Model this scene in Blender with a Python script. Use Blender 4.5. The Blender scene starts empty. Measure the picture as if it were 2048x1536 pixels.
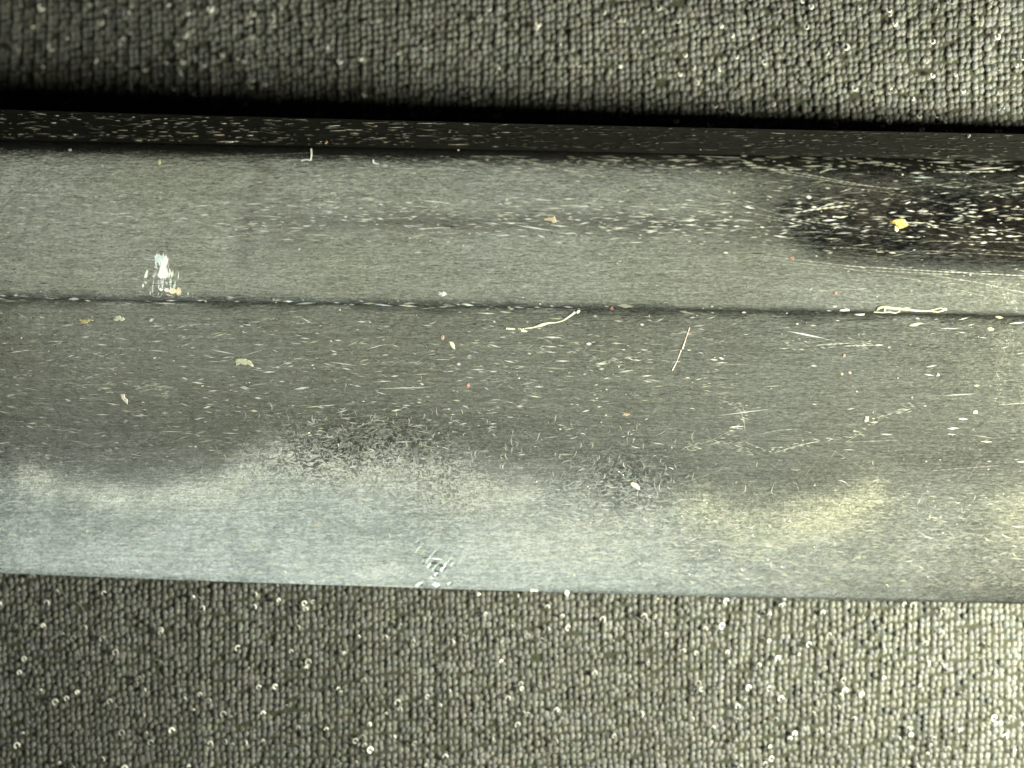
import bpy, math
import numpy as np
from mathutils import Vector

sc = bpy.context.scene
COL = sc.collection
rng = np.random.default_rng(7)
# one Blender unit is one centimetre
sc.unit_settings.system = 'METRIC'
sc.unit_settings.scale_length = 0.01

# ------------------------------------------------------------------ camera
CAM_H = 14.0          # camera height above the cloth
FRAME_W = 7.2         # width of the view at cloth level
cd = bpy.data.cameras.new('camera'); cam = bpy.data.objects.new('camera', cd); COL.objects.link(cam)
cam.location = (0, 0, CAM_H); cam.rotation_euler = (0, 0, 0)
cd.sensor_width = 36; cd.lens = 36 * CAM_H / FRAME_W
cd.clip_start = 0.1; cd.clip_end = 500
cd.dof.use_dof = True; cd.dof.focus_distance = CAM_H - 0.5; cd.dof.aperture_fstop = 0.16
sc.camera = cam

# ------------------------------------------------------------------ light
w = bpy.data.worlds.new('World'); sc.world = w; w.use_nodes = True
bg = w.node_tree.nodes['Background']; bg.inputs[0].default_value = (0.9, 0.85, 1, 1); bg.inputs[1].default_value = 0.006

def area(name, loc, target, sx, sy, power, col, shape='RECTANGLE'):
    l = bpy.data.lights.new(name, 'AREA'); l.shape = shape; l.size = sx
    if shape == 'RECTANGLE': l.size_y = sy
    l.energy = power; l.color = col
    o = bpy.data.objects.new(name, l); COL.objects.link(o); o.location = loc
    o.rotation_euler = (Vector(target) - Vector(loc)).to_track_quat('-Z', 'Y').to_euler()
    return o
area('soft_fill_light', (-0.9, -6.8, 18.0), (0, 0, 0), 20, 7, 525, (0.955, 1.0, 0.85))  # unseen broad fill, added for the sheen on the blade
area('warm_fill_light', (6.0, -10.5, 13.0), (1.0, -0.8, 0), 6, 5, 80, (1.0, 1.0, 0.80))  # unseen warm fill, added to lift the right of the blade
area('cool_light', (-2.6, -12.4, 9.4), (-0.4, -1, 0), 12, 4.5, 305, (0.90, 1.0, 0.93))
sl = bpy.data.lights.new('desk_lamp', 'SPOT'); sl.energy = 30500; sl.color = (1.0, 1.0, 0.74); sl.shadow_soft_size = 1.4
sl.spot_size = math.radians(72); sl.spot_blend = 1.0
so = bpy.data.objects.new('desk_lamp', sl); COL.objects.link(so); so.location = (9.9, -1.3, 6.0)
so.rotation_euler = (Vector((4.6, -0.9, 0)) - so.location).to_track_quat('-Z', 'Y').to_euler()

sc.view_settings.view_transform = 'Standard'; sc.view_settings.look = 'None'
sc.view_settings.exposure = 0; sc.view_settings.gamma = 1
sc.cycles.max_bounces = 5; sc.cycles.diffuse_bounces = 2; sc.cycles.glossy_bounces = 3

# ------------------------------------------------------------------ helpers
K0 = FRAME_W / 2048.0
def kz(z): return K0 * (CAM_H - z) / CAM_H
def W(px, py, z): k = kz(z); return (px - 1024) * k, -(py - 768) * k
def PX(x, y, z): k = kz(z); return x / k + 1024, 768 - y / k

def mesh_obj(name, verts, faces4=None, faces3=None, mat=None, parent=None, smooth=True, attrs=None):
    me = bpy.data.meshes.new(name)
    verts = np.asarray(verts, dtype=np.float32)
    f4 = np.zeros((0, 4), int) if faces4 is None else np.asarray(faces4, int)
    f3 = np.zeros((0, 3), int) if faces3 is None else np.asarray(faces3, int)
    nl = f4.size + f3.size; npoly = len(f4) + len(f3)
    me.vertices.add(len(verts)); me.vertices.foreach_set('co', verts.ravel())
    me.loops.add(nl); me.loops.foreach_set('vertex_index', np.concatenate([f4.ravel(), f3.ravel()]).astype(np.int32))
    me.polygons.add(npoly)
    tot = np.concatenate([np.full(len(f4), 4), np.full(len(f3), 3)])
    st = np.concatenate([[0], np.cumsum(tot)[:-1]]) if npoly else []
    me.polygons.foreach_set('loop_start', np.asarray(st, dtype=np.int32))
    me.polygons.foreach_set('use_smooth', np.full(npoly, smooth))
    me.update(calc_edges=True); me.validate()
    for an, arr in (attrs or {}).items():
        a = me.attributes.new(an, 'FLOAT_COLOR', 'POINT')
        arr = np.asarray(arr, dtype=np.float32)
        if arr.shape[1] == 3: arr = np.hstack([arr, np.ones((len(arr), 1), np.float32)])
        a.data.foreach_set('color', arr.ravel())
    if mat: me.materials.append(mat)
    o = bpy.data.objects.new(name, me); COL.objects.link(o)
    if parent: o.parent = parent
    return o

def tag(o, label=None, cat=None, group=None, kind=None):
    for k, v in (('label', label), ('category', cat), ('group', group), ('kind', kind)):
        if v: o[k] = v
    return o

def smooth(e0, e1, x):
    t = np.clip((x - e0) / (e1 - e0), 0, 1); return t * t * (3 - 2 * t)
def sig(x): return 1 / (1 + np.exp(-np.clip(x, -40, 40)))

# ---- node helpers
class NT:
    def __init__(s, name):
        s.m = bpy.data.materials.new(name); s.m.use_nodes = True; s.t = s.m.node_tree
        s.p = s.t.nodes['Principled BSDF']
    def n(s, typ, **kw):
        nd = s.t.nodes.new(typ)
        for k, v in kw.items(): setattr(nd, k, v)
        return nd
    def link(s, a, b): s.t.links.new(a, b)
    def put(s, sock, v):
        if hasattr(v, 'node'): s.link(v, sock)
        else: sock.default_value = v
    def math(s, op, a, b=0.0, c=0.0, clamp=False):
        nd = s.n('ShaderNodeMath', operation=op, use_clamp=clamp)
        s.put(nd.inputs[0], a); s.put(nd.inputs[1], b); s.put(nd.inputs[2], c)
        return nd.outputs[0]
    def mix(s, f, a, b, mode='MIX'):
        nd = s.n('ShaderNodeMix', data_type='RGBA', blend_type=mode)
        s.put(nd.inputs[0], f); s.put(nd.inputs[6], a); s.put(nd.inputs[7], b)
        return nd.outputs[2]
    def attr(s, name):
        nd = s.n('ShaderNodeAttribute', attribute_name=name); return nd
    def noise(s, scale, detail=3, rough=0.6, stretch=(1, 1, 1), rot=0, dist=0, off=(0, 0, 0)):
        tc = s.n('ShaderNodeTexCoord'); mp = s.n('ShaderNodeMapping')
        mp.inputs['Scale'].default_value = stretch; mp.inputs['Rotation'].default_value = (0, 0, rot); mp.inputs['Location'].default_value = off
        s.link(tc.outputs['Object'], mp.inputs[0])
        nd = s.n('ShaderNodeTexNoise'); nd.inputs['Scale'].default_value = scale; nd.inputs['Detail'].default_value = detail
        nd.inputs['Roughness'].default_value = rough; nd.inputs['Distortion'].default_value = dist
        s.link(mp.outputs[0], nd.inputs[0]); return nd.outputs[0]
    def ramp(s, v, a, b, lo=0.0, hi=1.0):
        nd = s.n('ShaderNodeMapRange'); nd.clamp = True
        s.put(nd.inputs[0], v); nd.inputs[1].default_value = a; nd.inputs[2].default_value = b
        nd.inputs[3].default_value = lo; nd.inputs[4].default_value = hi; return nd.outputs[0]
    def bump(s, h, strength, dist, prev=None):
        nd = s.n('ShaderNodeBump'); nd.inputs['Strength'].default_value = strength; nd.inputs['Distance'].default_value = dist
        s.put(nd.inputs['Height'], h)
        if prev: s.link(prev, nd.inputs['Normal'])
        return nd.outputs[0]

def gray(v, t=(1, 1, 1)): return (v * t[0], v * t[1], v * t[2], 1)

# ------------------------------------------------------------------ materials
def steel_mat(name, k):
    t = NT(name)
    f1 = t.attr('finish_glow'); f2 = t.attr('wear_shade')
    s1 = t.n('ShaderNodeSeparateColor'); t.link(f1.outputs['Color'], s1.inputs[0])
    s2 = t.n('ShaderNodeSeparateColor'); t.link(f2.outputs['Color'], s2.inputs[0])
    temper, habuchi_glow, mottle = s1.outputs[0], s1.outputs[1], s1.outputs[2]
    refl_wear, stain_tone, grime_shade = s2.outputs[0], s2.outputs[1], s2.outputs[2]
    streak = t.noise(1, 4, 0.7, (16, 85, 20), 0.02)
    streak2 = t.noise(1, 3, 0.7, (30, 150, 40), 0.05, off=(3, 7, 0))
    cloud = t.noise(0.9, 3, 0.55)
    cloud2 = t.noise(2.6, 4, 0.6, off=(9, 2, 0))
    worm = t.noise(34, 2, 0.6, (0.8, 1, 1), dist=1.6)
    fine = t.noise(75, 2, 0.7, (0.55, 1.0, 1))
    # ragged masks
    tm = t.math('ADD', temper, t.math('MULTIPLY', t.math('SUBTRACT', cloud2, 0.5), 0.5), clamp=True)
    tm = t.math('MULTIPLY', tm, t.ramp(temper, 0.0, 0.15))
    hb = t.math('MULTIPLY', habuchi_glow, t.ramp(cloud2, 0.32, 0.62, 0.45, 1.3), clamp=True)
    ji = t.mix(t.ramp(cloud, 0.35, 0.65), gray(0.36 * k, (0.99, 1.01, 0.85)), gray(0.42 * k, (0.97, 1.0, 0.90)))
    hard = t.mix(t.ramp(cloud2, 0.3, 0.7), gray(0.58, (0.94, 1.0, 0.95)), gray(0.78, (0.97, 1, 0.94)))
    c = t.mix(tm, ji, hard)
    tco = t.n('ShaderNodeTexCoord'); sx = t.n('ShaderNodeSeparateXYZ'); t.link(tco.outputs['Object'], sx.inputs[0])
    c = t.mix(hb, c, t.mix(t.ramp(sx.outputs[0], 0.6, 1.5), gray(0.95, (1, 1, 0.88)), gray(0.90, (1, 1, 0.76))))  # warm glow at right painted into the temper band colour
    # dark mottling where the temper line clouds over
    wm = t.math('MULTIPLY', t.ramp(worm, 0.44, 0.56, 0.0, 1.0), 1.0)
    wdark = t.math('MULTIPLY', t.math('SUBTRACT', 1.0, wm), t.math('ADD', t.math('MULTIPLY', mottle, 0.85), t.math('ADD', 0.06, t.math('MULTIPLY', temper, 0.22))), clamp=True)
    c = t.mix(wdark, c, gray(0.09, (1, 1.02, 0.9)))
    # fine grain of the polish
    g = t.ramp(streak, 0.30, 0.70, 0.68, 1.34)
    g2 = t.ramp(streak2, 0.30, 0.70, 0.66, 1.36)
    g3 = t.math('MULTIPLY', t.ramp(fine, 0.3, 0.7, 0.76, 1.24), t.ramp(t.noise(1, 3, 0.65, (2.2, 48, 20), 0.025, off=(5, 3, 1)), 0.3, 0.7, 0.80, 1.2))
    gg = t.math('MULTIPLY', t.math('MULTIPLY', g, g2), g3)
    cc = t.n('ShaderNodeCombineColor')
    for i in range(3): t.link(gg, cc.inputs[i])
    c = t.mix(0.85, c, cc.outputs[0], 'MULTIPLY')
    # dark streaks
    ds = t.math('MULTIPLY', t.ramp(streak, 0.40, 0.26), 0.55)
    c = t.mix(t.math('MULTIPLY', ds, t.math('SUBTRACT', 1.0, temper)), c, gray(0.08))
    # glossy patch with its dark reflection painted in, rim broken into streaks
    bm = t.math('ADD', refl_wear, t.math('MULTIPLY', t.math('SUBTRACT', streak, 0.5), t.math('MULTIPLY', refl_wear, 3.0)), clamp=True)
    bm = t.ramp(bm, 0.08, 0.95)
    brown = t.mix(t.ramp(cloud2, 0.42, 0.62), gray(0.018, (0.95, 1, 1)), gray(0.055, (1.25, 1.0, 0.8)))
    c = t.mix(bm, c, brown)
    stn = t.math('MULTIPLY', stain_tone, t.ramp(fine, 0.35, 0.6))
    c = t.mix(stn, c, gray(0.07, (1.2, 1, 0.85)))
    c = t.mix(t.math('MULTIPLY', grime_shade, t.ramp(streak2, 0.2, 0.6, 1.0, 0.75)), c, gray(0.012))
    t.link(c, t.p.inputs['Base Color'])
    t.p.inputs['Metallic'].default_value = 0.985
    r = t.math('ADD', 0.21, t.math('MULTIPLY', temper, 0.08))
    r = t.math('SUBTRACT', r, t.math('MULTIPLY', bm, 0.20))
    r = t.math('ADD', r, t.math('MULTIPLY', t.math('SUBTRACT', streak2, 0.5), 0.2))
    r = t.math('ADD', r, t.math('MULTIPLY', grime_shade, 0.0))
    t.link(r, t.p.inputs['Roughness'])
    b = t.bump(cloud2, 0.5, 0.02)
    b = t.bump(streak, 0.5, 0.0035, b)
    b = t.bump(fine, 0.5, 0.0022, b)
    t.link(b, t.p.inputs['Normal'])
    return t.m

def attr_mat(name, rough=0.5, metallic=0.0, spec=0.5, grain=None, sheen=0.0, fibre=False):
    t = NT(name); a = t.attr('tint')
    c = a.outputs['Color']
    if fibre:
        tc = t.n('ShaderNodeNewGeometry'); nd = t.n('ShaderNodeTexNoise'); t.link(tc.outputs['Position'], nd.inputs[0])
        nd.inputs['Scale'].default_value = 70; nd.inputs['Detail'].default_value = 3; nd.inputs['Roughness'].default_value = 0.7
        n2 = t.n('ShaderNodeTexNoise'); t.link(tc.outputs['Position'], n2.inputs[0]); n2.inputs['Scale'].default_value = 5; n2.inputs['Detail'].default_value = 4
        f = t.math('MULTIPLY', t.ramp(nd.outputs[0], 0.32, 0.68, 0.6, 1.4), t.ramp(n2.outputs[0], 0.3, 0.7, 0.8, 1.2))
        cc = t.n('ShaderNodeCombineColor')
        for i in range(3): t.link(f, cc.inputs[i])
        c = t.mix(1.0, c, cc.outputs[0], 'MULTIPLY')
        t.link(t.bump(nd.outputs[0], 0.8, 0.008), t.p.inputs['Normal'])
    if grain:
        nz = t.noise(grain, 3, 0.7)
        c = t.mix(t.ramp(nz, 0.35, 0.65, 0.0, 0.55), c, gray(0.02), 'MIX')
        t.link(t.bump(nz, 0.6, 0.006), t.p.inputs['Normal'])
    t.link(c, t.p.inputs['Base Color'])
    t.p.inputs['Roughness'].default_value = rough; t.p.inputs['Metallic'].default_value = metallic
    t.p.inputs['Specular IOR Level'].default_value = spec
    if sheen:
        t.p.inputs['Sheen Weight'].default_value = sheen; t.p.inputs['Sheen Roughness'].default_value = 0.4
    return t.m

def spine_mat():
    t = NT('spine_steel')
    st = t.noise(1, 4, 0.75, (8, 75, 75), 0.02)
    st2 = t.noise(1, 3, 0.7, (3, 40, 40), 0.02, off=(4, 1, 0))
    c = t.mix(t.ramp(st, 0.3, 0.7), gray(0.035, (1, 1, 0.95)), gray(0.14, (1, 0.98, 0.9)))
    c = t.mix(t.ramp(st2, 0.5, 0.7, 0, 0.6), c, gray(0.05))
    t.link(c, t.p.inputs['Base Color']); t.p.inputs['Metallic'].default_value = 0.8
    t.p.inputs['Roughness'].default_value = 0.5
    t.link(t.bump(st, 0.5, 0.004), t.p.inputs['Normal'])
    return t.m

def backing_mat():
    t = NT('knit_ground')
    n1 = t.noise(22, 3, 0.6)
    c = t.mix(n1, gray(0.026, (1, 1.05, 0.78)), gray(0.066, (1.0, 1.05, 0.75)))
    t.link(c, t.p.inputs['Base Color']); t.p.inputs['Roughness'].default_value = 0.9
    t.p.inputs['Specular IOR Level'].default_value = 0.1
    t.link(t.bump(n1, 0.6, 0.02), t.p.inputs['Normal'])
    return t.m

M_STEEL = steel_mat('worn_steel', 1.0); M_FACE = steel_mat('worn_steel_face_shaded', 0.71); M_SPINE = spine_mat(); M_BACK = backing_mat()  # face uses the same steel, its dimmer reflection put into the base
M_YARN = attr_mat('charcoal_yarn', 0.5, 0.0, 0.5, fibre=True)
M_LOOP = attr_mat('glint_filament', 0.28, 0.0, 0.8)
M_GLINT = attr_mat('scratch_burr', 0.36, 0.9, 0.6)
M_GOUGE = attr_mat('gouge_and_shadow', 0.14, 0.97, 0.6); M_SCUFF = attr_mat('scuffed_bare_metal', 0.14, 0.92, 0.6)
M_LINT = attr_mat('lint', 0.7, 0.0, 0.3)
M_CRUST = attr_mat('crust', 0.6, 0.0, 0.4, grain=35)

# ------------------------------------------------------------------ cloth
WALE, ROW = 0.0868, 0.0462
def cloth_z(x, y):
    up = smooth(-0.8, 2.0, y)
    z = up * (-0.20 + 0.118 * np.clip(x, -4, 3.4)) - 0.03
    return z + 0.012 * np.sin(1.3 * x + 0.5) * np.cos(1.7 * y) + 0.006 * np.sin(4.1 * x + 2.2 * y)
def warp(x, y):
    dx = 0.03 * np.sin(0.9 * y + 0.6 * x) + 0.018 * np.sin(2.3 * y + 1.7 * x + 1) - 0.02 * y * 0.5
    dy = 0.025 * np.sin(0.8 * x + 0.4) + 0.012 * np.sin(2.9 * x + 1.1 * y)
    return x + dx, y + dy

gx, gy = np.meshgrid(np.linspace(-11, 11, 200), np.linspace(-9, 9, 160))
gv = np.stack([gx.ravel(), gy.ravel(), cloth_z(gx, gy).ravel() - 0.014], 1)
idx = np.arange(200 * 160).reshape(160, 200)
gf = np.stack([idx[:-1, :-1], idx[:-1, 1:], idx[1:, 1:], idx[1:, :-1]], -1).reshape(-1, 4)
cloth = mesh_obj('knitted_cloth', gv, gf, None, M_BACK)
tag(cloth, 'dark charcoal knitted cloth with rows of small stitches lying under the steel blade', 'cloth')

def blob(nr=6):
    """half ellipsoid with a unit footprint"""
    v = [(0, 0, 1.0)]
    for r, z in ((0.62, 0.76), (1.0, 0.0)):
        for i in range(nr):
            a = 2 * math.pi * i / nr
            v.append((r * math.cos(a), r * math.sin(a), z))
    f3 = [(0, 1 + i, 1 + (i + 1) % nr) for i in range(nr)]
    f4 = [(1 + i, 1 + nr + i, 1 + nr + (i + 1) % nr, 1 + (i + 1) % nr) for i in range(nr)]
    return np.array(v), np.array(f4), np.array(f3)
BV, BF4, BF3 = blob()

def legs_geometry(cx, cy, cz, a, b, h, ang, lean):
    """many stitch legs at once: half length a, half width b, height h"""
    n = len(cx)
    lx = BV[None, :, 0] * b[:, None]; ly = BV[None, :, 1] * a[:, None]
    ly = ly + (1 - BV[None, :, 2]) * 0 
    lz = BV[None, :, 2] * h[:, None]
    ca, sa = np.cos(ang)[:, None], np.sin(ang)[:, None]
    x = cx[:, None] + lx * ca + ly * sa
    y = cy[:, None] - lx * sa + ly * ca + lz * lean[:, None]
    z = cz[:, None] + lz
    v = np.stack([x, y, z], -1).reshape(-1, 3)
    off = (np.arange(n) * len(BV))[:, None, None]
    return v, (BF4[None] + off).reshape(-1, 4), (BF3[None] + off).reshape(-1, 3)

def stitch_params(n, r):
    val = 0.088 * np.exp(r.normal(0, 0.13, n))
    t = r.normal(0, 1, (n, 3)) * np.array([0.03, 0.015, 0.05]) + np.array([1.0, 1.01, 0.98])
    return val[:, None] * t

iw = np.arange(-62, 63); ir = np.arange(-95, 96)
IW, IR = np.meshgrid(iw, ir); IW = IW.ravel(); IR = IR.ravel()
sx0 = IW * WALE; sy0 = IR * ROW + 0.004 * ((IW * 7) % 3)
SX, SY = warp(sx0, sy0)
SX = SX + rng.normal(0, 0.0045, len(SX)); SY = SY + rng.normal(0, 0.005, len(SX))
SCOL = stitch_params(len(SX), rng)
# slow blotches in the yarn: whole courses and wales a little lighter or darker
SCOL = SCOL * (1 + 0.10 * np.sin(IW * 1.7)[:, None] * np.sin(IR * 0.31)[:, None]) * np.exp(rng.normal(0, 0.10, 200))[(IW + 62)][:, None]
hide = (rng.random(len(SX)) < 0.003)                       # dropped, sunken stitches
# the 300 stitches that show largest and sharpest: lower right, in front of the blade edge
score = np.hypot((SX - 2.75) / 1.5, (SY + 2.02) / 0.9)
inview = (np.abs(SX) < 3.5) & (np.abs(SY) < 2.62)
score[~inview] = 99
order = np.argsort(score); single = np.zeros(len(SX), bool); single[order[:300]] = True

def two_legs(sx, sy, sz, col, r):
    n = len(sx)
    P = []
    for s in (-1, 1):
        cx = sx + s * 0.0198 + r.normal(0, 0.002, n); cy = sy + s * 0.004 + r.normal(0, 0.004, n)
        a = 0.0270 * np.exp(r.normal(0, 0.10, n)); b = 0.0226 * np.exp(r.normal(0, 0.12, n)); h = 0.0098 * np.exp(r.normal(0, 0.22, n))
        ang = 0.38 + 0.10 * s + r.normal(0, 0.22, n)
        P.append((cx, cy, sz + r.normal(0, 0.003, n), a, b, h, ang, r.normal(0, 0.12, n), col * np.exp(r.normal(0, 0.09, n))[:, None]))
    args = [np.concatenate([p[i] for p in P]) for i in range(8)]
    cc = np.concatenate([P[0][8], P[1][8]])
    v, f4, f3 = legs_geometry(*args)
    return v, f4, f3, np.repeat(cc, len(BV), 0)

keep = ~single & ~hide
v, f4, f3, cc = two_legs(SX[keep], SY[keep], cloth_z(SX[keep], SY[keep]) - 0.012, SCOL[keep], rng)
tag(mesh_obj('stitches', v, f4, f3, M_YARN, cloth, True, {'tint': cc}), kind='stuff')
variants = []
for i in range(14):
    c0 = stitch_params(1, rng)
    variants.append(two_legs(np.zeros(1), np.zeros(1), np.zeros(1), c0, rng))
vmesh = []
for i, q in enumerate(np.where(single)[0]):
    loc = (SX[q], SY[q], float(cloth_z(SX[q], SY[q])) - 0.012)
    k = int(rng.integers(14))
    if i < 14:
        v, f4, f3, cc = variants[i]
        o = mesh_obj('stitch', v, f4, f3, M_YARN, cloth, True, {'tint': cc}); vmesh.append(o.data)
    else:
        o = bpy.data.objects.new('stitch', vmesh[k]); COL.objects.link(o); o.parent = cloth
    o.location = loc; o.rotation_euler = (0, 0, rng.normal(0, 0.05))

# small bright loops added to imitate specular glints on the knit
def tube(path, rad, ns=5, closed=False):
    path = np.asarray(path, float); n = len(path)
    rad = np.full(n, rad) if np.isscalar(rad) else np.asarray(rad)
    tan = np.gradient(path, axis=0); tan /= np.linalg.norm(tan, axis=1)[:, None] + 1e-9
    up = np.array([0.05, 0.03, 1.0]); s = np.cross(tan, up); s /= np.linalg.norm(s, axis=1)[:, None] + 1e-9
    u = np.cross(s, tan)
    V = []
    for j in range(ns):
        a = 2 * math.pi * j / ns
        V.append(path + rad[:, None] * (s * math.cos(a) + u * math.sin(a)))
    V = np.stack(V, 1).reshape(-1, 3)
    F = []
    for i in range(n - 1):
        for j in range(ns):
            F.append((i * ns + j, i * ns + (j + 1) % ns, (i + 1) * ns + (j + 1) % ns, (i + 1) * ns + j))
    V = np.vstack([V, path[:1], path[-1:]])
    T = [(j, n * ns, (j + 1) % ns) for j in range(ns)] + [((n - 1) * ns + j, (n - 1) * ns + (j + 1) % ns, n * ns + 1) for j in range(ns)]
    return V, np.array(F), np.array(T)

class Acc:
    def __init__(s): s.v = []; s.f4 = []; s.f3 = []; s.c = []; s.n = 0
    def add(s, v, f4, f3, c):
        s.v.append(v); 
        if f4 is not None and len(f4): s.f4.append(np.asarray(f4) + s.n)
        if f3 is not None and len(f3): s.f3.append(np.asarray(f3) + s.n)
        c = np.asarray(c, float)
        s.c.append(np.tile(c, (len(v), 1)) if c.ndim == 1 else c); s.n += len(v)
    def build(s, name, mat, parent=None, smooth=True, **kw):
        return mesh_obj(name, np.vstack(s.v), np.vstack(s.f4) if s.f4 else None, np.vstack(s.f3) if s.f3 else None, mat, parent, smooth, {'tint': np.vstack(s.c)})

acc = Acc()
for i in range(1500):
    x, y = rng.uniform(-4.4, 4.4), rng.uniform(-3.4, 3.4)
    top = y > 0
    r = rng.uniform(0.007, 0.019); a0 = (2.6 if top else -0.6) + rng.normal(0, 0.5); span = rng.uniform(3.2, 5.4)
    th = np.linspace(a0, a0 + span, 9)
    p = np.stack([x + r * np.cos(th), y + r * 1.15 * np.sin(th), cloth_z(x, y) + 0.018 + 0.014 * np.sin(np.linspace(0, math.pi, 9))], 1)
    big = rng.random() < 0.25
    acc.add(*tube(p, rng.uniform(0.004, 0.006) * (1.5 if big else 1), 4), np.array([1, 1, 0.97]) * 0.75 * rng.random() ** 1.3 + 0.12 * (1.35 if big else 0.8) * (1 + rng.normal(0, 0.04, 3)))
for i in range(700):                                          # stray fuzz
    x, y = rng.uniform(-4.4, 4.4), rng.uniform(-3.4, 3.4)
    a = rng.uniform(0, math.pi); L = rng.uniform(0.03, 0.11); s = np.linspace(-0.5, 0.5, 6); bend = rng.normal(0, 0.35)
    dx = L * s; dy = L * bend * (s * s)
    p = np.stack([x + dx * math.cos(a) - dy * math.sin(a), y + dx * math.sin(a) + dy * math.cos(a), cloth_z(x, y) + 0.024 + 0 * s], 1)
    acc.add(*tube(p, 0.0021, 3), np.array([1, 1, 0.95]) * rng.uniform(0.08, 0.3))
tag(acc.build('glints_fuzz', M_LOOP, cloth), kind='stuff')

# ------------------------------------------------------------------ blade
def fit(pts, d=2):
    p = np.array(pts, float); return np.poly1d(np.polyfit(p[:, 0], p[:, 1], d))
C_P = fit([(0, 219), (700, 238), (1380, 256), (2048, 268)])
C_S = fit([(0, 279), (700, 292), (1024, 299), (1380, 307), (2048, 320)])
C_R = fit([(0, 597), (700, 608), (1024, 615), (1348, 621), (1748, 628), (2048, 636)])
C_E = fit([(0, 1146), (700, 1172), (1380, 1191), (2048, 1208)])
def lift(x): return 0.03 + 0.006 * np.clip(x, -7, 7) / 3.5
Z_P, Z_S, Z_R, Z_E = 0.50, 0.82, 0.60, 0.055
def cy(curve, x, z):
    k = kz(z); return -(curve(x / k + 1024) - 768) * k
def section(x):
    l = lift(x)
    return [(cy(c, x, z + l), z + l) for c, z in ((C_P, Z_P), (C_S, Z_S), (C_R, Z_R), (C_E, Z_E))]
def height(x, y):
    """height of the upper side of the blade"""
    x = np.asarray(x, float); y = np.asarray(y, float)
    (yp, zp), (ys, zs), (yr, zr), (ye, ze) = section(x)
    d = np.maximum(ys - y, 0); dr = np.maximum(y - yr, 0)
    t = (y - yr) / (ys - yr)
    flat = zr + (zs - zr) * t - 0.035 * np.exp(-d / 0.045) - 0.012 * np.exp(-dr / 0.03)
    tp = (y - ys) / (yp - ys)
    spine = (zs - 0.035) + (zp - zs + 0.035) * tp
    tf = (yr - y) / (yr - ye)
    face = (zr - 0.012) + (ze - zr + 0.012) * tf + 0.05 * 4 * tf * (1 - tf)
    face = face + 0.007 * np.exp(-((x + 0.845) / 0.19) ** 2 - ((y + 1.285) / 0.06) ** 2)
    return np.where(y > ys, spine, np.where(y > yr, flat, face))

def pdist(px, py, pts):
    d = np.full(np.shape(px), 1e9)
    for (ax, ay), (bx, by) in zip(pts[:-1], pts[1:]):
        t = np.clip(((px - ax) * (bx - ax) + (py - ay) * (by - ay)) / ((bx - ax) ** 2 + (by - ay) ** 2), 0, 1)
        d = np.minimum(d, np.hypot(px - ax - t * (bx - ax), py - ay - t * (by - ay)))
    return d
HAM = np.array([(-2500, 960), (-600, 985), (-200, 940), (0, 925), (100, 962), (250, 972), (420, 955), (500, 905), (600, 880), (750, 890), (850, 900), (900, 918), (1000, 950), (1080, 965),
                (1150, 955), (1250, 930), (1350, 985), (1450, 1015), (1600, 1005), (1720, 985), (1800, 975), (1900, 970), (2048, 975), (2400, 940), (2700, 1000), (4600, 960)], float)
hx = np.linspace(-2500, 4600, 1500); hy = np.interp(hx, HAM[:, 0], HAM[:, 1])
hy = np.convolve(np.pad(hy, 8, 'edge'), np.ones(17) / 17, 'valid')
def hamon(px): return np.interp(px, hx, hy)
def blobm(px, py, cx, cy_, rx, ry): return np.exp(-(((px - cx) / rx) ** 2 + ((py - cy_) / ry) ** 2))

def finish_glow(px, py):
    h = hamon(px)
    temper = sig((py - h - 10) / (24 + 10 * (1 - smooth(100, 600, px)))) * np.clip(1 - 0.42 * smooth(1250, 2050, px), 0, 1)
    hb = 0.75 * np.exp(-(pdist(px, py, [(60, 955), (150, 985), (300, 1000), (430, 985), (490, 950)]) / 30) ** 2)
    hb = np.maximum(hb, 0.80 * np.exp(-(pdist(px, py, [(500, 935), (600, 930), (760, 945), (850, 962), (940, 965), (1050, 1005)]) / 36) ** 2))
    hb = np.maximum(hb, 0.95 * blobm(px, py, 950, 985, 100, 45))  # whitish glow painted over the temper band
    hb = np.maximum(hb, 0.80 * np.exp(-(pdist(px, py, [(1400, 1020), (1450, 1050), (1560, 1052), (1670, 1025), (1740, 1003)]) / 44) ** 2))
    hb = np.maximum(hb, 0.55 * blobm(px, py, 1090, 1085, 170, 55))  # softer glow painted in towards the edge
    hb = hb * (1 - 0.6 * blobm(px, py, 870, 1050, 70, 35)) * (1 - 0.45 * blobm(px, py, 560, 940, 60, 30))
    temper = temper * (1 - 0.35 * blobm(px, py, 865, 1055, 75, 38)) * (1 - 0.3 * sig((60 - px) / 40))
    hb = np.maximum(hb, 0.85 * blobm(px, py, 775, 1143, 58, 20))
    hb = np.maximum(hb, 0.35 * blobm(px, py, 2035, 1040, 70, 60))
    mo = blobm(px, py, 740, 868, 190, 48) + 0.6 * blobm(px, py, 640, 925, 150, 40) + 0.75 * blobm(px, py, 1245, 950, 105, 60) + 0.45 * blobm(px, py, 1945, 905, 90, 40)
    mo = mo + 0.45 * blobm(px, py, 890, 960, 90, 70) + 0.3 * blobm(px, py, 1500, 1000, 250, 60) + 0.25 * blobm(px, py, 1750, 990, 100, 60) + 0.35 * blobm(px, py, 30, 930, 110, 40)
    return np.stack([temper, np.clip(hb, 0, 1), np.clip(mo, 0, 1)], -1)
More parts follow.
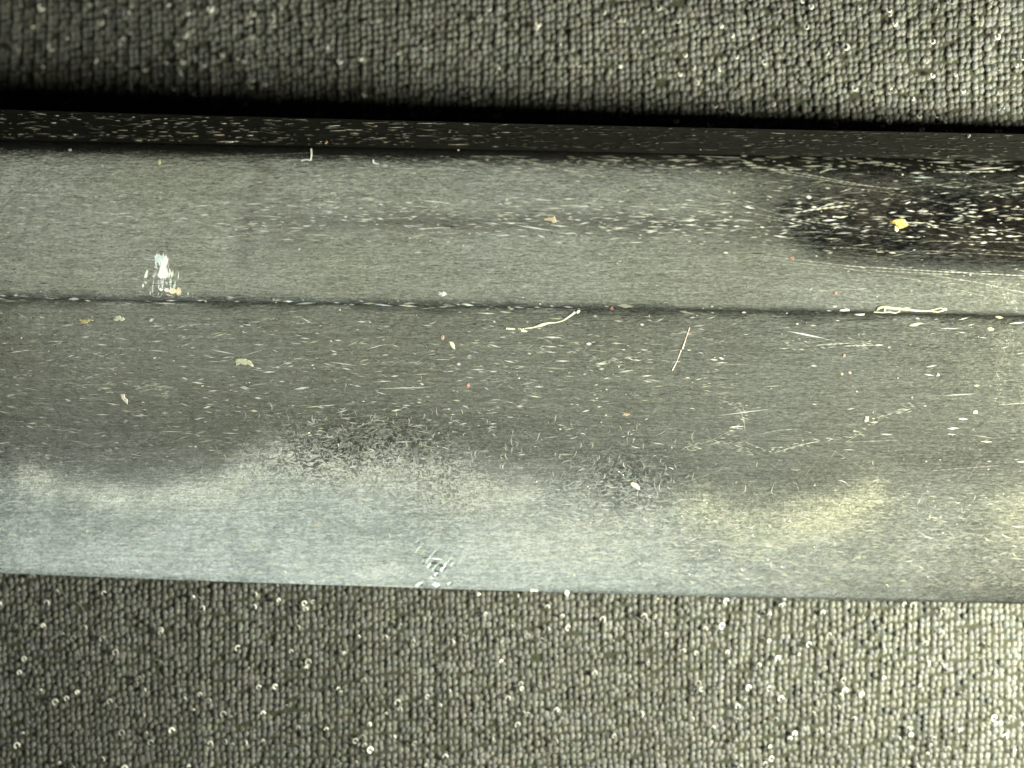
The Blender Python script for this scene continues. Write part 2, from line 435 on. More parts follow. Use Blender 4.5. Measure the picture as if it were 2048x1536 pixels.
def wear_shade(px, py):
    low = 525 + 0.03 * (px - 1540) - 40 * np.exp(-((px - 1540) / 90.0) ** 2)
    b = sig((px - 1512 + 0.30 * (py - 430)) / 56) * (0.74 + 0.26 * sig((py - 372) / 14)) * sig((py - 326) / 8) * sig((low - 2 - py) / 15)  # mask of the dark reflection painted on the right of the flat
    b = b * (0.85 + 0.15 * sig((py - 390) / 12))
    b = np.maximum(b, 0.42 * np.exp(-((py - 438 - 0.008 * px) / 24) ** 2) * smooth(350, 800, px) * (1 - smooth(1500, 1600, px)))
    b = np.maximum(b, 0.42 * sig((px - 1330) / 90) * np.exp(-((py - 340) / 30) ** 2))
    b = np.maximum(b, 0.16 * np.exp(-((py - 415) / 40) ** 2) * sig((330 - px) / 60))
    st = 0.5 * np.exp(-(pdist(px, py, [(530, 345), (505, 400), (492, 460), (485, 520)]) / 20) ** 2) + 0.45 * blobm(px, py, 580, 470, 60, 50)
    st = st + 0.8 * blobm(px, py, 1316, 453, 22, 10) + 0.35 * blobm(px, py, 1000, 440, 400, 18)
    st = st + 0.42 * sig((620 - px) / 230) * sig((py - 640) / 25) * sig((hamon(px) - py - 10) / 30)  # whole left end of the lower face made darker
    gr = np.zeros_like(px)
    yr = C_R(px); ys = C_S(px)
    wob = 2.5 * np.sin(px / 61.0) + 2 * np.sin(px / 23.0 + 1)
    gr = np.maximum(gr, 0.97 * np.exp(-((py - yr - 0.25 * wob) / (10.0 + wob)) ** 2))  # dark reflection of the rounded ridge painted in with its grime
    gr = np.maximum(gr, 0.35 * np.exp(-np.maximum(yr - py, 0) / 18.0) * (py < yr))  # soft shade above the ridge painted in
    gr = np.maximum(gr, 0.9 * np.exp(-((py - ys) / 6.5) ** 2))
    gr = np.maximum(gr, 0.55 * np.exp(-np.maximum(py - ys, 0) / 14.0) * (py > ys))  # painted shade where the shoulder rolls off towards the spine
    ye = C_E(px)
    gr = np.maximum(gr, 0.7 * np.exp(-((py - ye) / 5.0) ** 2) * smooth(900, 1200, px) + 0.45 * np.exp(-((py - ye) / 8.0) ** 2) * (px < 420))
    return np.stack([np.clip(b, 0, 1), np.clip(st, 0, 1), np.clip(gr, 0, 1)], -1)

blade = bpy.data.objects.new('sword_blade', None); COL.objects.link(blade)
tag(blade, 'scratched grey steel sword blade with dark spine, ridge and pale wavy temper line', 'sword blade')

XS = np.concatenate([np.linspace(-9, -3.8, 40)[:-1], np.linspace(-3.8, 3.8, 1000), np.linspace(3.8, 9, 40)[1:]])
NX = len(XS)
def strip(name, ytop, ybot, nv, mat):
    """grid between two boundary curves on the upper side of the blade"""
    s = np.linspace(0, 1, nv)[:, None]
    X = np.tile(XS, (nv, 1)); Y = ytop[None] * (1 - s) + ybot[None] * s
    Z = height(X, Y)
    px, py = PX(X, Y, Z)
    v = np.stack([X, Y, Z], -1).reshape(-1, 3)
    i = np.arange(nv * NX).reshape(nv, NX)
    f = np.stack([i[:-1, :-1], i[1:, :-1], i[1:, 1:], i[:-1, 1:]], -1).reshape(-1, 4)
    return mesh_obj(name, v, f, None, mat, blade, True, {'finish_glow': finish_glow(px, py).reshape(-1, 3), 'wear_shade': wear_shade(px, py).reshape(-1, 3)})
(yp, zp), (ys, zs), (yr, zr), (ye, ze) = section(XS)
wob = 0.006 * np.sin(XS * 5.1) + 0.005 * np.sin(XS * 13.3 + 1)
yr0, yr1 = yr + 0.034 + wob, yr - 0.028 + 0.5 * wob
pxr = XS / kz(0.35) + 1024
yh = -(hamon(pxr) - 768) * kz(0.32)
strip('spine', yp, ys, 16, M_SPINE)
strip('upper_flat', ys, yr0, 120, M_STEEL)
strip('ridge_line', yr0, yr1, 9, M_STEEL)
strip('blade_face', yr1, yh, 130, M_FACE)
strip('tempered_edge', yh, ye, 90, M_FACE)
# underside, from the edge round to the spine
under = [(ye, ze), (yr, zr - 0.46), (ys, zs - 0.52), (yp, zp)]
uv = np.concatenate([np.stack([XS, y, z], 1) for y, z in under])
ui = np.arange(4 * NX).reshape(4, NX)
uf = np.stack([ui[:-1, :-1], ui[1:, :-1], ui[1:, 1:], ui[:-1, 1:]], -1).reshape(-1, 4)
mesh_obj('underside', uv, uf, None, M_SPINE, blade, False)

# ---- scratches: thin raised burrs on the steel
def lens(px, py, L, wd, ang, col, acc_, lift_=0.0008, bend=0.0, n=4):
    """a spindle-shaped burr of length L and width wd (photo pixels -> cm), following the surface"""
    s = np.linspace(-0.5, 0.5, n + 1)
    ca, sa = math.cos(ang), math.sin(ang)
    cxp = px + L * s * ca - bend * L * (s * s) * sa; cyp = py - L * s * sa - bend * L * (s * s) * ca
    wprof = np.clip(1 - np.abs(2 * s) ** 1.5, 0.03, 1) * wd * 0.5 * (1 + rng.normal(0, 0.2, n + 1))
    k = kz(0.45)
    x = (cxp - 1024) * k; y = -(cyp - 768) * k
    # bring to the true height
    z = height(x, y); kk = kz(z); x = (cxp - 1024) * kk; y = -(cyp - 768) * kk; z = height(x, y)
    nx_, ny_ = sa * wprof * kk, ca * wprof * kk
    A = np.stack([x + nx_, y + ny_, height(x + nx_, y + ny_) + 0.0006], 1)
    B = np.stack([x - nx_, y - ny_, height(x - nx_, y - ny_) + 0.0006], 1)
    Cm = np.stack([x, y, z + lift_], 1)
    V = np.vstack([A, Cm, B]); m = n + 1
    F = [(i, m + i, m + i + 1, i + 1) for i in range(n)] + [(m + i, 2 * m + i, 2 * m + i + 1, m + i + 1) for i in range(n)]
    acc_.add(V, F, None, col)

sa = Acc()
def tintc(v):
    base = np.array([1.0, 1.0, 0.90]) + rng.normal(0, 1, 3) * np.array([0.05, 0.03, 0.09])
    return np.clip(v * base, 0, 0.95)
def inpatch(x, y): return x > 1500 and 340 < y < 535
def scatter(n, fx, fy, L, wd, v, angsd=0.06, ang0=-0.025, keepf=None, pk=0.3):
    for _ in range(n):
        px, py = fx(), fy()
        if inpatch(px, py) and rng.random() > pk: continue
        if keepf and rng.random() > keepf(px, py): continue
        lens(px, py, L * math.exp(rng.normal(0, 0.55)), 0.66 * wd * math.exp(rng.normal(0, 0.35)), ang0 + rng.normal(0, angsd), tintc(v * math.exp(rng.normal(-0.08, 0.45))), sa, n=2)
U = rng.uniform
vis = lambda: U(-60, 2110)
# upper flat: along the shoulder, the middle band and all over
scatter(520, lambda: U(500, 2110), lambda: 312 + abs(rng.normal(0, 22)), 17, 2.6, 0.55, keepf=lambda x, y: 0.35 + 0.65 * (x > 850))
scatter(1100, vis, lambda: rng.normal(440, 26), 15, 2.4, 0.85, 0.08)
scatter(1100, vis, lambda: U(320, 590), 13, 2.1, 0.30, 0.09)
# painted dark reflection: bright streaks on near-black
scatter(420, lambda: U(1490, 2110), lambda: rng.normal(435, 50), 15, 1.9, 0.30, 0.10, 0.03, keepf=lambda x, y: (340 < y < 545), pk=0.6)
scatter(75, lambda: U(1520, 2110), lambda: rng.normal(412, 34), 17, 3.0, 0.62, 0.14, 0.08, keepf=lambda x, y: (345 < y < 500), pk=0.75)
# lower face: dense at left, thinner at right
scatter(1900, vis, lambda: U(625, 930), 12, 2.3, 0.55, 0.14, keepf=lambda x, y: 0.10 + 0.90 * (1 - smooth(500, 1500, x)))
scatter(420, vis, lambda: U(630, 900), 15, 3.4, 0.85, 0.20, keepf=lambda x, y: 0.2 + 0.8 * (1 - smooth(700, 1600, x)))
scatter(200, lambda: U(950, 1450), lambda: rng.normal(720, 55), 13, 3.0, 0.5, 0.12)
# ridge
scatter(230, vis, lambda: 0, 14, 2.4, 0.5)if False else None
for _ in range(140):
    px = vis()
    if px > 1150 and rng.random() < 0.75: continue
    lens(px, C_R(px) + rng.normal(0, 7), 16 * math.exp(rng.normal(0, 0.5)), 2.6 * math.exp(rng.normal(0, 0.3)), -0.03 + rng.normal(0, 0.07), tintc(0.5 * math.exp(rng.normal(0, 0.4))), sa, n=2)
sb = Acc()
for _ in range(900):                                       # spine
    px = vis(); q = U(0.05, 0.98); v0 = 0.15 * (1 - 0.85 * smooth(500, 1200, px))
    lens(px, C_P(px) * (1 - q) + C_S(px) * q, 13 * math.exp(rng.normal(0, 0.5)), 1.7, -0.025 + rng.normal(0, 0.05), tintc(v0 * math.exp(rng.normal(0, 0.8))), sb, lift_=0.006, n=2)
# hardened edge: pale curling marks
for _ in range(2600):
    px = vis(); py = U(0, 1) ** 0.8 * (1165 - hamon(px)) + hamon(px) + 10
    if py > C_E(px) - 8: continue
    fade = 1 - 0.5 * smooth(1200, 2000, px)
    lens(px, py, 13 * math.exp(rng.normal(0, 0.4)), 2.2, rng.normal(-0.02, 0.28), tintc(0.85 * fade * math.exp(rng.normal(0, 0.25))), sa, bend=rng.normal(0, 0.5), n=3)
for _ in range(900):                                       # curls in the clouded patches
    c = [(740, 872, 150, 40), (640, 925, 120, 32), (1245, 950, 85, 45), (890, 965, 80, 55), (1560, 1030, 170, 35)][rng.integers(5)]
    lens(rng.normal(c[0], c[2]), rng.normal(c[1], c[3]), 13 * math.exp(rng.normal(0, 0.4)), 2.5, rng.normal(1.1, 0.8), tintc(0.5 * math.exp(rng.normal(0, 0.35))), sa, bend=rng.normal(0, 0.8), n=3)
# long single scratches
def poly_scratch(pts, wd, v):
    pts = np.array(pts, float)
    d = np.concatenate([[0], np.cumsum(np.hypot(*np.diff(pts, axis=0).T))])
    n = max(6, int(d[-1] / 12)); s = np.linspace(0, d[-1], n)
    X, Y = np.interp(s, d, pts[:, 0]), np.interp(s, d, pts[:, 1])
    for i in range(n - 1):
        L = math.hypot(X[i + 1] - X[i], Y[i + 1] - Y[i]); a = -math.atan2(Y[i + 1] - Y[i], X[i + 1] - X[i])
        lens((X[i] + X[i + 1]) / 2, (Y[i] + Y[i + 1]) / 2, L * 1.25, wd * U(0.7, 1.2), a, tintc(v * U(0.7, 1.2)), sa, 0.0007, n=2)
for pts, wd, v in [
    ([(0, 270), (200, 274), (400, 281)], 2.2, .5), ([(180, 325), (320, 348), (450, 367)], 1.8, .45), ([(270, 323), (440, 314), (620, 306)], 2.0, .5),
    ([(160, 440), (300, 468), (420, 487)], 1.6, .4), ([(30, 487), (140, 502)], 1.6, .4),
    ([(890, 316), (960, 328), (1040, 345), (1090, 355)], 2.0, .5), ([(1000, 312), (1090, 330), (1190, 354)], 2.6, .6), ([(1140, 345), (1240, 352)], 2, .4),
    ([(1500, 330), (1620, 350), (1740, 372)], 2, .45), ([(1560, 345), (1700, 368), (1800, 378)], 1.7, .4),
    ([(1340, 372), (1480, 405), (1600, 440), (1720, 458)], 1.8, .42), ([(1380, 420), (1500, 425), (1620, 448)], 1.6, .4), ([(1300, 440), (1450, 460), (1560, 452)], 1.6, .38),
    ([(1530, 512), (1700, 532), (1880, 543), (2060, 552)], 2.0, .45), ([(1560, 522), (1720, 540), (1900, 549)], 1.6, .4), ([(1590, 425), (1650, 416), (1700, 411)], 4, .75),
    ([(1640, 345), (1663, 337)], 5, .7), ([(1950, 325), (2010, 322)], 5, .75), ([(1880, 344), (1990, 343)], 2.5, .55),
    ([(0, 858), (30, 836), (62, 798)], 3.0, .45), ([(34, 824), (60, 800)], 3.5, .5), ([(65, 810), (85, 790)], 2.2, .4), ([(0, 780), (10, 772)], 2.5, .4),
    ([(110, 760), (160, 770), (230, 768)], 2.6, .45), ([(270, 778), (300, 771), (325, 776), (340, 785)], 3.0, .45), ([(340, 785), (325, 797)], 2.5, .4),
    ([(1550, 905), (1600, 890), (1640, 882)], 3, .5), ([(1690, 885), (1720, 868), (1745, 845)], 3, .45), ([(1745, 850), (1780, 826), (1820, 818)], 2.6, .45),
    ([(1370, 895), (1420, 882), (1460, 862)], 2.6, .45), ([(1490, 862), (1488, 840), (1478, 815), (1440, 800)], 3, .42), ([(1480, 880), (1530, 900)], 2.4, .4),
    ([(1510, 870), (1560, 860), (1600, 858)], 2.4, .45), ([(1660, 918), (1675, 896)], 2.6, .45), ([(1610, 952), (1635, 920)], 2.4, .4), ([(1552, 930), (1560, 920)], 3, .5),
    ([(1935, 960), (1960, 920)], 2.4, .35), ([(700, 860), (740, 845), (775, 832)], 3.5, .5), ([(735, 1078), (760, 1058)], 3, .7), ([(780, 1075), (850, 1052)], 3, .75), ([(730, 1095), (820, 1096), (860, 1105)], 2.5, .7),
    ([(690, 1169), (760, 1171), (840, 1174)], 3.2, .85), ([(1740, 1075), (1800, 1100)], 3, .45), ([(1640, 690), (1700, 686)], 3, .5), ([(1690, 692), (1765, 690)], 3.5, .6), ([(1340, 668), (1405, 663)], 2, .45),
]:
    poly_scratch(pts, wd, v)
for _ in range(90):                                        # hairlines sweeping along the flat
    px = U(-40, 2050); py = U(320, 585); L = U(70, 300); a_ = rng.normal(0.09, 0.10)
    poly_scratch([(px, py), (px + L * 0.5, py + L * 0.5 * a_), (px + L, py + L * a_ * 1.25)], 1.15, U(0.2, 0.5) * (0.55 if inpatch(px + L / 2, py) else 1))
for _ in range(40):
    px = U(-40, 2050); py = U(640, 1130); L = U(40, 160); a_ = rng.normal(-0.05, 0.25)
    if py + L * abs(a_) > 1135: continue
    poly_scratch([(px, py), (px + L, py + L * a_)], 1.2, U(0.3, 0.6))
def crackle(pts, n, spread, v):
    pts = np.array(pts, float); d = np.concatenate([[0], np.cumsum(np.hypot(*np.diff(pts, axis=0).T))])
    for _ in range(n):
        q = U(0, d[-1]); lens(np.interp(q, d, pts[:, 0]) + rng.normal(0, spread), np.interp(q, d, pts[:, 1]) + rng.normal(0, spread), U(6, 18), U(1.1, 2.3), rng.normal(0, 0.35), tintc(v * U(0.6, 1.2)), sa, n=2)
for pts in ([(1370, 895), (1430, 884), (1470, 860), (1490, 845), (1482, 815), (1440, 798)], [(1530, 905), (1600, 890), (1650, 880), (1715, 870), (1740, 848), (1775, 826), (1830, 814)],
            [(1440, 880), (1500, 905), (1540, 912)], [(640, 735), (760, 720), (860, 730), (960, 745), (1010, 765), (1070, 790), (990, 820), (960, 830)], [(1040, 700), (1120, 695), (1200, 720), (1250, 722)],
            [(280, 776), (310, 770), (340, 785), (325, 797)], [(60, 700), (140, 690), (240, 720)], [(0, 745), (120, 775), (230, 770)], [(1560, 690), (1640, 688), (1765, 690)], [(600, 870), (700, 860), (780, 832)]):
    crackle(pts, int(len(pts) * 9), 4.5, 0.6)
tag(sa.build('scratches', M_GLINT, blade), kind='stuff')
tag(sb.build('spine_scratches', M_LINT, blade), kind='stuff')

# ---- flakes: irregular lumps on the steel
def lump(px, py, pts, hgt, col, colsd=0.1, rings=((1.0, 0.0), (0.82, 0.75), (0.45, 1.0)), jit=0.18, acc_=None):
    """solid flake from an outline in photo pixels round (px, py)"""
    pts = np.array(pts, float); n = len(pts); cen = pts.mean(0)
    V = []; C_ = []
    for q, zf in rings:
        for p in pts:
            qx = px + cen[0] + (p[0] - cen[0]) * q; qy = py + cen[1] + (p[1] - cen[1]) * q
            x, y = W(qx, qy, 0.45); z = float(height(x, y)); x, y = W(qx, qy, z); z = float(height(x, y))
            V.append((x, y, z + 0.0008 + hgt * zf * (1 + rng.normal(0, jit) * (zf > 0))))
            C_.append(np.clip(np.array(col) * (1 + rng.normal(0, colsd)), 0, 0.95))
    x, y = W(px + cen[0], py + cen[1], 0.45); z = float(height(x, y)); x, y = W(px + cen[0], py + cen[1], z)
    V.append((x, y, float(height(x, y)) + hgt)); C_.append(np.array(col))
    F4 = []; 
    for r_ in range(2):
        for i in range(n):
            F4.append((r_ * n + i, (r_ + 1) * n + i, (r_ + 1) * n + (i + 1) % n, r_ * n + (i + 1) % n))
    F3 = [(2 * n + i, 3 * n, 2 * n + (i + 1) % n) for i in range(n)]
    acc_.add(np.array(V), F4, F3, np.array(C_))
def oval(rx, ry, n=9, ang=0, jit=0.18):
    o = []
    for i in range(n):
        a = 2 * math.pi * i / n; q = 1 + rng.normal(0, jit)
        x, y = rx * math.cos(a) * q, ry * math.sin(a) * q
        o.append((x * math.cos(ang) + y * math.sin(ang), -x * math.sin(ang) + y * math.cos(ang)))
    return o

# white scuff by the ridge: part of the blade
a1 = Acc(); FLAT = ((1.0, 0.4), (0.88, 0.9), (0.5, 1.0))
WH = (0.99, 1.0, 0.97)
lump(325, 545, [(3, -32), (9, -33), (11, -26), (8, -10), (12, 2), (10, 10), (-4, 12), (-9, 8), (-6, -8), (-3, -20)], 0.0005, WH, 0.12, rings=FLAT, jit=0.03, acc_=a1)
lump(318, 520, [(-9, -9), (0, -11), (10, -6), (9, 3), (1, 6), (-8, 4)], 0.0005, (0.70, 0.80, 0.84), 0.12, rings=FLAT, jit=0.03, acc_=a1)
lump(292, 548, [(2, -9), (4, -7), (2, 7), (-4, 8), (-3, 1)], 0.0005, WH, rings=FLAT, jit=0.03, acc_=a1)
lump(341, 549, [(-4, -4), (4, -6), (5, -1), (0, 2), (-2, 7), (-5, 5)], 0.0005, (0.8, 0.86, 0.68), rings=FLAT, jit=0.03, acc_=a1)
for (dx, dy, rx, ry, c) in [(322, 579, 4, 4, WH), (333, 580, 5, 5, (0.86, 0.8, 0.84)), (345, 582, 8, 7, (0.9, 0.84, 0.6)), (357, 583, 6, 8, (0.88, 0.74, 0.5)), (340, 590, 9, 3, (0.88, 0.66, 0.55)), (330, 594, 16, 2.5, WH), (352, 594, 14, 2.5, WH), (370, 592, 8, 3.5, WH), (377, 594, 4, 3, WH), (312, 592, 9, 2.2, WH),
                            (342, 566, 2, 7, (0.7, 0.82, 0.74)), (349, 570, 2, 8, (0.7, 0.82, 0.74)), (333, 566, 3, 3, (0.6, 0.64, 0.66)), (305, 580, 2.5, 6, (0.55, 0.6, 0.58)), (286, 571, 2, 4, WH), (312, 535, 4, 3, (0.6, 0.68, 0.72)), (291, 565, 3, 3, (0.6, 0.66, 0.5)), (310, 548, 5, 9, (0.32, 0.34, 0.37)), (318, 566, 9, 6, (0.34, 0.36, 0.38))]:
    lens(dx, dy, 2.2 * ry, 2 * rx, math.pi / 2 - rng.normal(0.1, 0.1), np.array(c), a1, 0.0004, n=5) if ry > rx else lens(dx, dy, 2.2 * rx, 2 * ry, rng.normal(0, 0.1), np.array(c), a1, 0.0004, n=5)
for _ in range(52):
    yy = U(512, 592); hw = 8 + (yy - 510) * 0.28
    lens(322 + (yy - 512) * 0.12 + rng.normal(0, hw * 0.6), yy, U(7, 20), U(1.6, 4.5), 1.35 + rng.normal(0, 0.22), np.array(WH) * U(0.75, 1.0), a1, 0.0004, n=4)
scuff = a1.build('scuff_mark', M_SCUFF, blade, True)
scuff['label'] = 'white chalky scuff with peach specks just above the ridge line'
# gouged nick by the edge: part of the blade
a2 = Acc()
for (x, y, L, wd, an, v) in [(838, 1096, 22, 11, 0.9, .9), (847, 1104, 34, 5, 0.85, .85), (864, 1108, 34, 6, 0.85, .9), (873, 1100, 34, 5, 0.85, .9), (834, 1118, 14, 9, 0.8, .9), (844, 1124, 8, 7, 0.5, .85), (856, 1120, 10, 9, 0.6, .9), (858, 1131, 8, 8, 0.4, .85), (868, 1136, 18, 6, 0.9, .85),
                             (887, 1134, 20, 7, 1.1, .9), (897, 1122, 22, 5, 0.9, .8), (905, 1128, 9, 6, 0.6, .8), (871, 1118, 24, 2.5, -0.1, .8), (890, 1113, 18, 3, 0.8, .7), (835, 1082, 8, 8, 1.0, .8), (824, 1090, 6, 4, 0.7, .75), (872, 1148, 8, 5, 0.4, .8), (864, 1156, 8, 4, -0.5, .75), (838, 1168, 15, 6, 0.4, .9), (872, 1170, 14, 6, -0.1, .9), (898, 1167, 7, 5, 0.4, .75)]:
    lens(x, y, L * 1.2, wd * 1.6, an, np.array([1, 1, 0.96]), a2, 0.0006, n=4)
    lens(x + 3.5, y + 3.5, L * 0.8, wd * 0.6, an, np.array([0.10, 0.105, 0.09]), a2, 0.0002, n=4)  # dark sliver beside each gouge: its shadow laid in as colour
for (x, y, rx, ry) in [(868, 1126, 8, 4), (882, 1131, 7, 5), (850, 1116, 8, 2), (874, 1143, 6, 3)]:
    lump(x, y, oval(rx * 0.8, ry * 0.7), 0.0012, (0.16, 0.17, 0.13), 0.2, acc_=a2)  # dark lumps standing in for shadows between the gouges
nick = a2.build('nick', M_GOUGE, blade, True); nick['kind'] = 'stuff'; nick['label'] = 'cluster of short bright diagonal gouges close to the cutting edge'

# ------------------------------------------------------------------ loose debris lying on the blade
def thing(acc_, name, label, cat, mat, group=None, sm=True):
    o = acc_.build(name, mat, None, sm)
    me = o.data; n = len(me.vertices); co = np.empty(n * 3, np.float32); me.vertices.foreach_get('co', co); co = co.reshape(-1, 3)
    base = np.array([(co[:, 0].min() + co[:, 0].max()) / 2, (co[:, 1].min() + co[:, 1].max()) / 2, co[:, 2].min()])
    me.vertices.foreach_set('co', (co - base).ravel().astype(np.float32)); me.update(); o.location = base
    return tag(o, label, cat, group)
def fibre(pts, rad_px, acc_, col, raise_=0.004):
    pts = np.array(pts, float)
    d = np.concatenate([[0], np.cumsum(np.hypot(*np.diff(pts, axis=0).T))]); n = 22; s = np.linspace(0, d[-1], n)
    X, Y = np.interp(s, d, pts[:, 0]), np.interp(s, d, pts[:, 1])
    x, y = W(X, Y, 0.5); z = height(x, y); x, y = W(X, Y, z); z = height(x, y)
    r = np.interp(s, d, rad_px) * kz(0.5) * (1 + rng.normal(0, 0.10, n))
    V, F, T = tube(np.stack([x, y, z + r * 0.7 + raise_ * 0.3], 1), r, 6)
    acc_.add(V, F, T, np.clip(np.array(col)[None] * (1 + rng.normal(0, 0.06, (len(V), 1))), 0, 0.95))
DUSTG = 'dust and lint lying on the blade'
a = Acc()
fibre([(1012, 657), (1030, 658)], [2.2, 1.5], a, (0.66, 0.67, 0.55)); fibre([(1036, 657), (1044, 661), (1054, 663)], [2, 3.6, 1], a, (0.66, 0.67, 0.55))
fibre([(1046, 657), (1064, 655), (1080, 650), (1096, 646), (1112, 645), (1126, 641), (1140, 631), (1150, 624)], [1.2, 2, 3.2, 2, 1.1, 1.6, 3.0, 2.4], a, (0.64, 0.64, 0.54)); fibre([(1153, 625), (1159, 621)], [3, 2.4], a, (0.68, 0.7, 0.6))
thing(a, 'lint_thread', 'long cream lint thread lying bent just below the middle of the ridge line', 'lint', M_LINT, DUSTG)
a = Acc(); fibre([(1379, 655), (1372, 676), (1364, 698)], [1.2, 0.7, 2.2], a, (0.55, 0.44, 0.40)); fibre([(1362, 700), (1354, 722), (1344, 741)], [1.2, 0.7, 1.5], a, (0.52, 0.46, 0.42))
thing(a, 'lint_thread', 'thin pinkish lint thread standing nearly upright on the lower face', 'lint', M_LINT, DUSTG)
a = Acc()
lump(1797, 447, [(-17, -5), (-8, -9), (6, -11), (14, -8), (16, -2), (22, 2), (16, 6), (9, 9), (2, 11), (-4, 6), (-8, 0), (-16, 1)], 0.014, (0.52, 0.40, 0.12), 0.15, acc_=a)
lump(1792, 458, [(-3, -7), (3, -4), (6, 2), (2, 6), (-3, 3)], 0.010, (0.60, 0.56, 0.46), 0.06, acc_=a)
thing(a, 'flake', 'bright yellow flake stuck on the patch of painted dark reflection', 'flake', M_CRUST, DUSTG, False)
a = Acc()
CR = (0.42, 0.41, 0.30)
fibre([(1752, 621), (1756, 616), (1766, 613), (1780, 616), (1794, 617), (1812, 619), (1830, 621), (1856, 622), (1868, 619), (1880, 616), (1893, 619)], [2, 3, 3.2, 2.5, 3.4, 2, 2.2, 1.5, 1.4, 1.2, 2], a, CR)
fibre([(1746, 624), (1764, 625), (1778, 624), (1790, 626), (1800, 622)], [1, 1.4, 1.4, 1.4, 1.2], a, CR); fibre([(1770, 614), (1768, 622)], [2.5, 2.5], a, CR); fibre([(1860, 622), (1874, 624), (1888, 620)], [1.5, 1.5, 2], a, CR)
thing(a, 'residue_flake', 'long cream crust of residue stuck along the right part of the ridge line', 'residue', M_LINT, DUSTG)
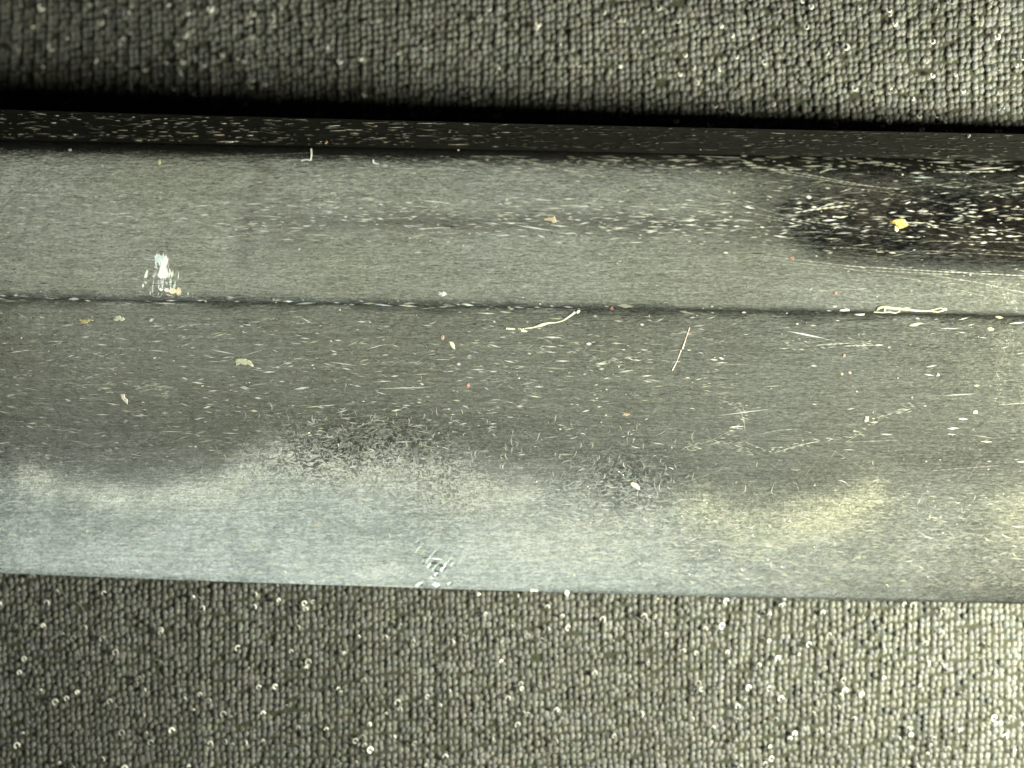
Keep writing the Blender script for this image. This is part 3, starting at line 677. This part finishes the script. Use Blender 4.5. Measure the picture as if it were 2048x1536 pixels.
flakes = [
    (1690, 620, oval(10, 3.5), (0.85, 0.86, 0.72), 'small cream flake on the ridge line left of the crust', 'flake'),
    (1720, 629, oval(11, 2.6), (0.84, 0.85, 0.74), 'thin cream flake just under the ridge line left of the crust', 'flake'),
    (1832, 649, oval(12, 3.0, ang=0.15), (0.85, 0.86, 0.70), 'slim cream flake below the crust on the ridge', 'flake'),
    (1980, 658, oval(9, 4), (0.72, 0.70, 0.40), 'dull yellow flake below the ridge line at far right', 'flake'),
    (905, 691, oval(4, 8, ang=0.5), (0.88, 0.76, 0.66), 'pale peach oval flake on the middle of the lower face', 'flake'),
    (885, 676, oval(4, 5), (0.6, 0.42, 0.36), 'dull pink speck up and left of the peach oval flake', 'dust speck'),
    (482, 724, oval(21, 8, 12, jit=.35), (0.60, 0.62, 0.47), 'ragged yellowish crumb on the left part of the lower face', 'crumb'),
    (247, 797, [(-7, -9), (2, -10), (3, -2), (9, 2), (8, 12), (2, 8), (-5, 0)], (0.80, 0.76, 0.68), 'white hooked flake at left on the lower face', 'flake'),
    (237, 635, oval(10, 6, jit=.3), (0.78, 0.80, 0.66), 'pale crumb below the ridge line at left', 'crumb'),
    (172, 642, oval(11, 6, jit=.3), (0.66, 0.56, 0.30), 'ochre crumb below the ridge line at far left', 'crumb'),
    (1102, 439, oval(14, 8, 11, jit=.35), (0.50, 0.44, 0.31), 'tan crumb in the streaked middle of the upper flat', 'crumb'),
    (1584, 516, oval(5, 4.5), (0.60, 0.30, 0.26), 'red speck at the lower left rim of the painted dark reflection', 'dust speck'),
    (1671, 586, oval(5, 3), (0.70, 0.36, 0.28), 'orange red speck just above the ridge line at right', 'dust speck'),
    (1223, 617, oval(6, 4, jit=.3), (0.30, 0.12, 0.11), 'dark red speck sitting on the ridge line', 'dust speck'),
    (1688, 711, oval(3.5, 3.5), (0.78, 0.42, 0.38), 'pink speck on the right part of the lower face', 'dust speck'),
    (1699, 745, oval(4, 3.5), (0.86, 0.58, 0.46), 'salmon speck below the pink speck at right', 'dust speck'),
    (1683, 747, oval(4, 3), (0.74, 0.68, 0.34), 'tiny yellow speck left of the salmon speck', 'dust speck'),
    (936, 770, oval(4, 3.2), (0.66, 0.26, 0.24), 'small red speck in the middle of the lower face', 'dust speck'),
    (1250, 829, oval(9, 3), (0.56, 0.40, 0.30), 'flat orange speck low on the middle of the lower face', 'dust speck'),
    (319, 326, oval(5, 6, jit=.3), (0.72, 0.66, 0.42), 'tan speck high on the upper flat at left', 'dust speck'),
    (653, 286, oval(3.5, 3.5), (0.75, 0.5, 0.3), 'orange dot on the corner of the spine', 'dust speck'),
    (1936, 272, oval(4, 4), (0.85, 0.85, 0.82), 'white dot on the spine near the right', 'dust speck'),
    (614, 318, [(602, 321), (613, 319), (621, 321), (623, 310), (623, 299)], (0.88, 0.95, 0.95), 'bluish white bent fibre at the top of the upper flat', 'fibre'),
    (748, 326, [(746, 319), (747, 326), (757, 328)], (0.9, 0.94, 0.98), 'tiny white bent fibre right of the bluish one on the upper flat', 'fibre'),
    (1617, 394, oval(5, 4), (0.86, 0.86, 0.92), 'round white dot on the upper part of the painted dark reflection', 'dust speck'),
    (884, 588, oval(9, 5, jit=.35), (0.68, 0.70, 0.76), 'bluish grey crumb above the ridge line', 'crumb'),
    (1875, 750, oval(4.5, 4), (0.44, 0.44, 0.62), 'faint violet speck on the lower face at right', 'dust speck'),
    (1734, 840, oval(5, 8, jit=.3), (0.74, 0.74, 0.70), 'grey white crumb on the lower face at right', 'crumb'),
    (1270, 972, oval(11, 5, ang=-0.6), (0.84, 0.85, 0.70), 'cream flake on the temper line right of the middle', 'flake'),
    (1065, 1181, oval(8, 3), (0.92, 0.94, 0.88), 'bright fleck on the cutting edge near the middle', 'flake'),
    (1134, 1186, oval(5, 6.5), (0.92, 0.94, 0.84), 'bright oval fleck hanging at the cutting edge', 'flake'),
    (1950, 824, oval(6, 4), (0.84, 0.82, 0.72), 'cream dot on the lower face at far right', 'dust speck'),
]
for (px, py, pts, c, lab, cat) in flakes:
    a = Acc(); cm = tuple((0.15 * np.mean(c) + 0.65 * np.array(c)) * (1 - 0.5 * float(smooth(1000, 1500, px))))  # colour lowered towards the right to offset the strong lamp there
    if cat == 'crumb':
        q = np.array(pts); ex = np.abs(q).max(0)
        for _ in range(13):
            f = rng.normal(0, 0.24, 2); rr = U(0.18, 0.36)
            lump(px + f[0] * ex[0], py + f[1] * ex[1], oval(ex[0] * rr * 1.3, max(ex[1] * rr, 1.4), 8, U(-0.6, 0.6), 0.12), 0.006, cm, 0.18, acc_=a)
    elif cat == 'fibre':
        fibre(pts, [1.3] * len(pts), a, cm)
    else:
        lump(px, py, pts, 0.006, cm, 0.12, acc_=a)
    thing(a, {'flake': 'flake', 'crumb': 'crumb', 'fibre': 'fibre', 'dust speck': 'dust_speck'}[cat], lab, cat, M_LINT, DUSTG, False)
# dust too small and too plentiful to count
a = Acc()
for _ in range(300):
    px = vis(); py = U(300, 1165); s_ = U(0.8, 2.1)
    if py > C_E(px) - 8: continue
    lump(px, py, oval(s_ * U(1, 1.8), s_, 6), 0.005, np.array([0.7, 0.7, 0.62]) * U(0.25, 0.9) * (1 - 0.45 * float(smooth(900, 1500, px))) * (np.array([1.1, 0.75, 0.7]) if rng.random() < 0.06 else 1), 0.1, acc_=a)  # dust tint also lowered at right against the strong lamp
tag(a.build('dust', M_LINT, None, False), 'fine pale dust sprinkled over the steel blade', 'dust', kind='stuff')
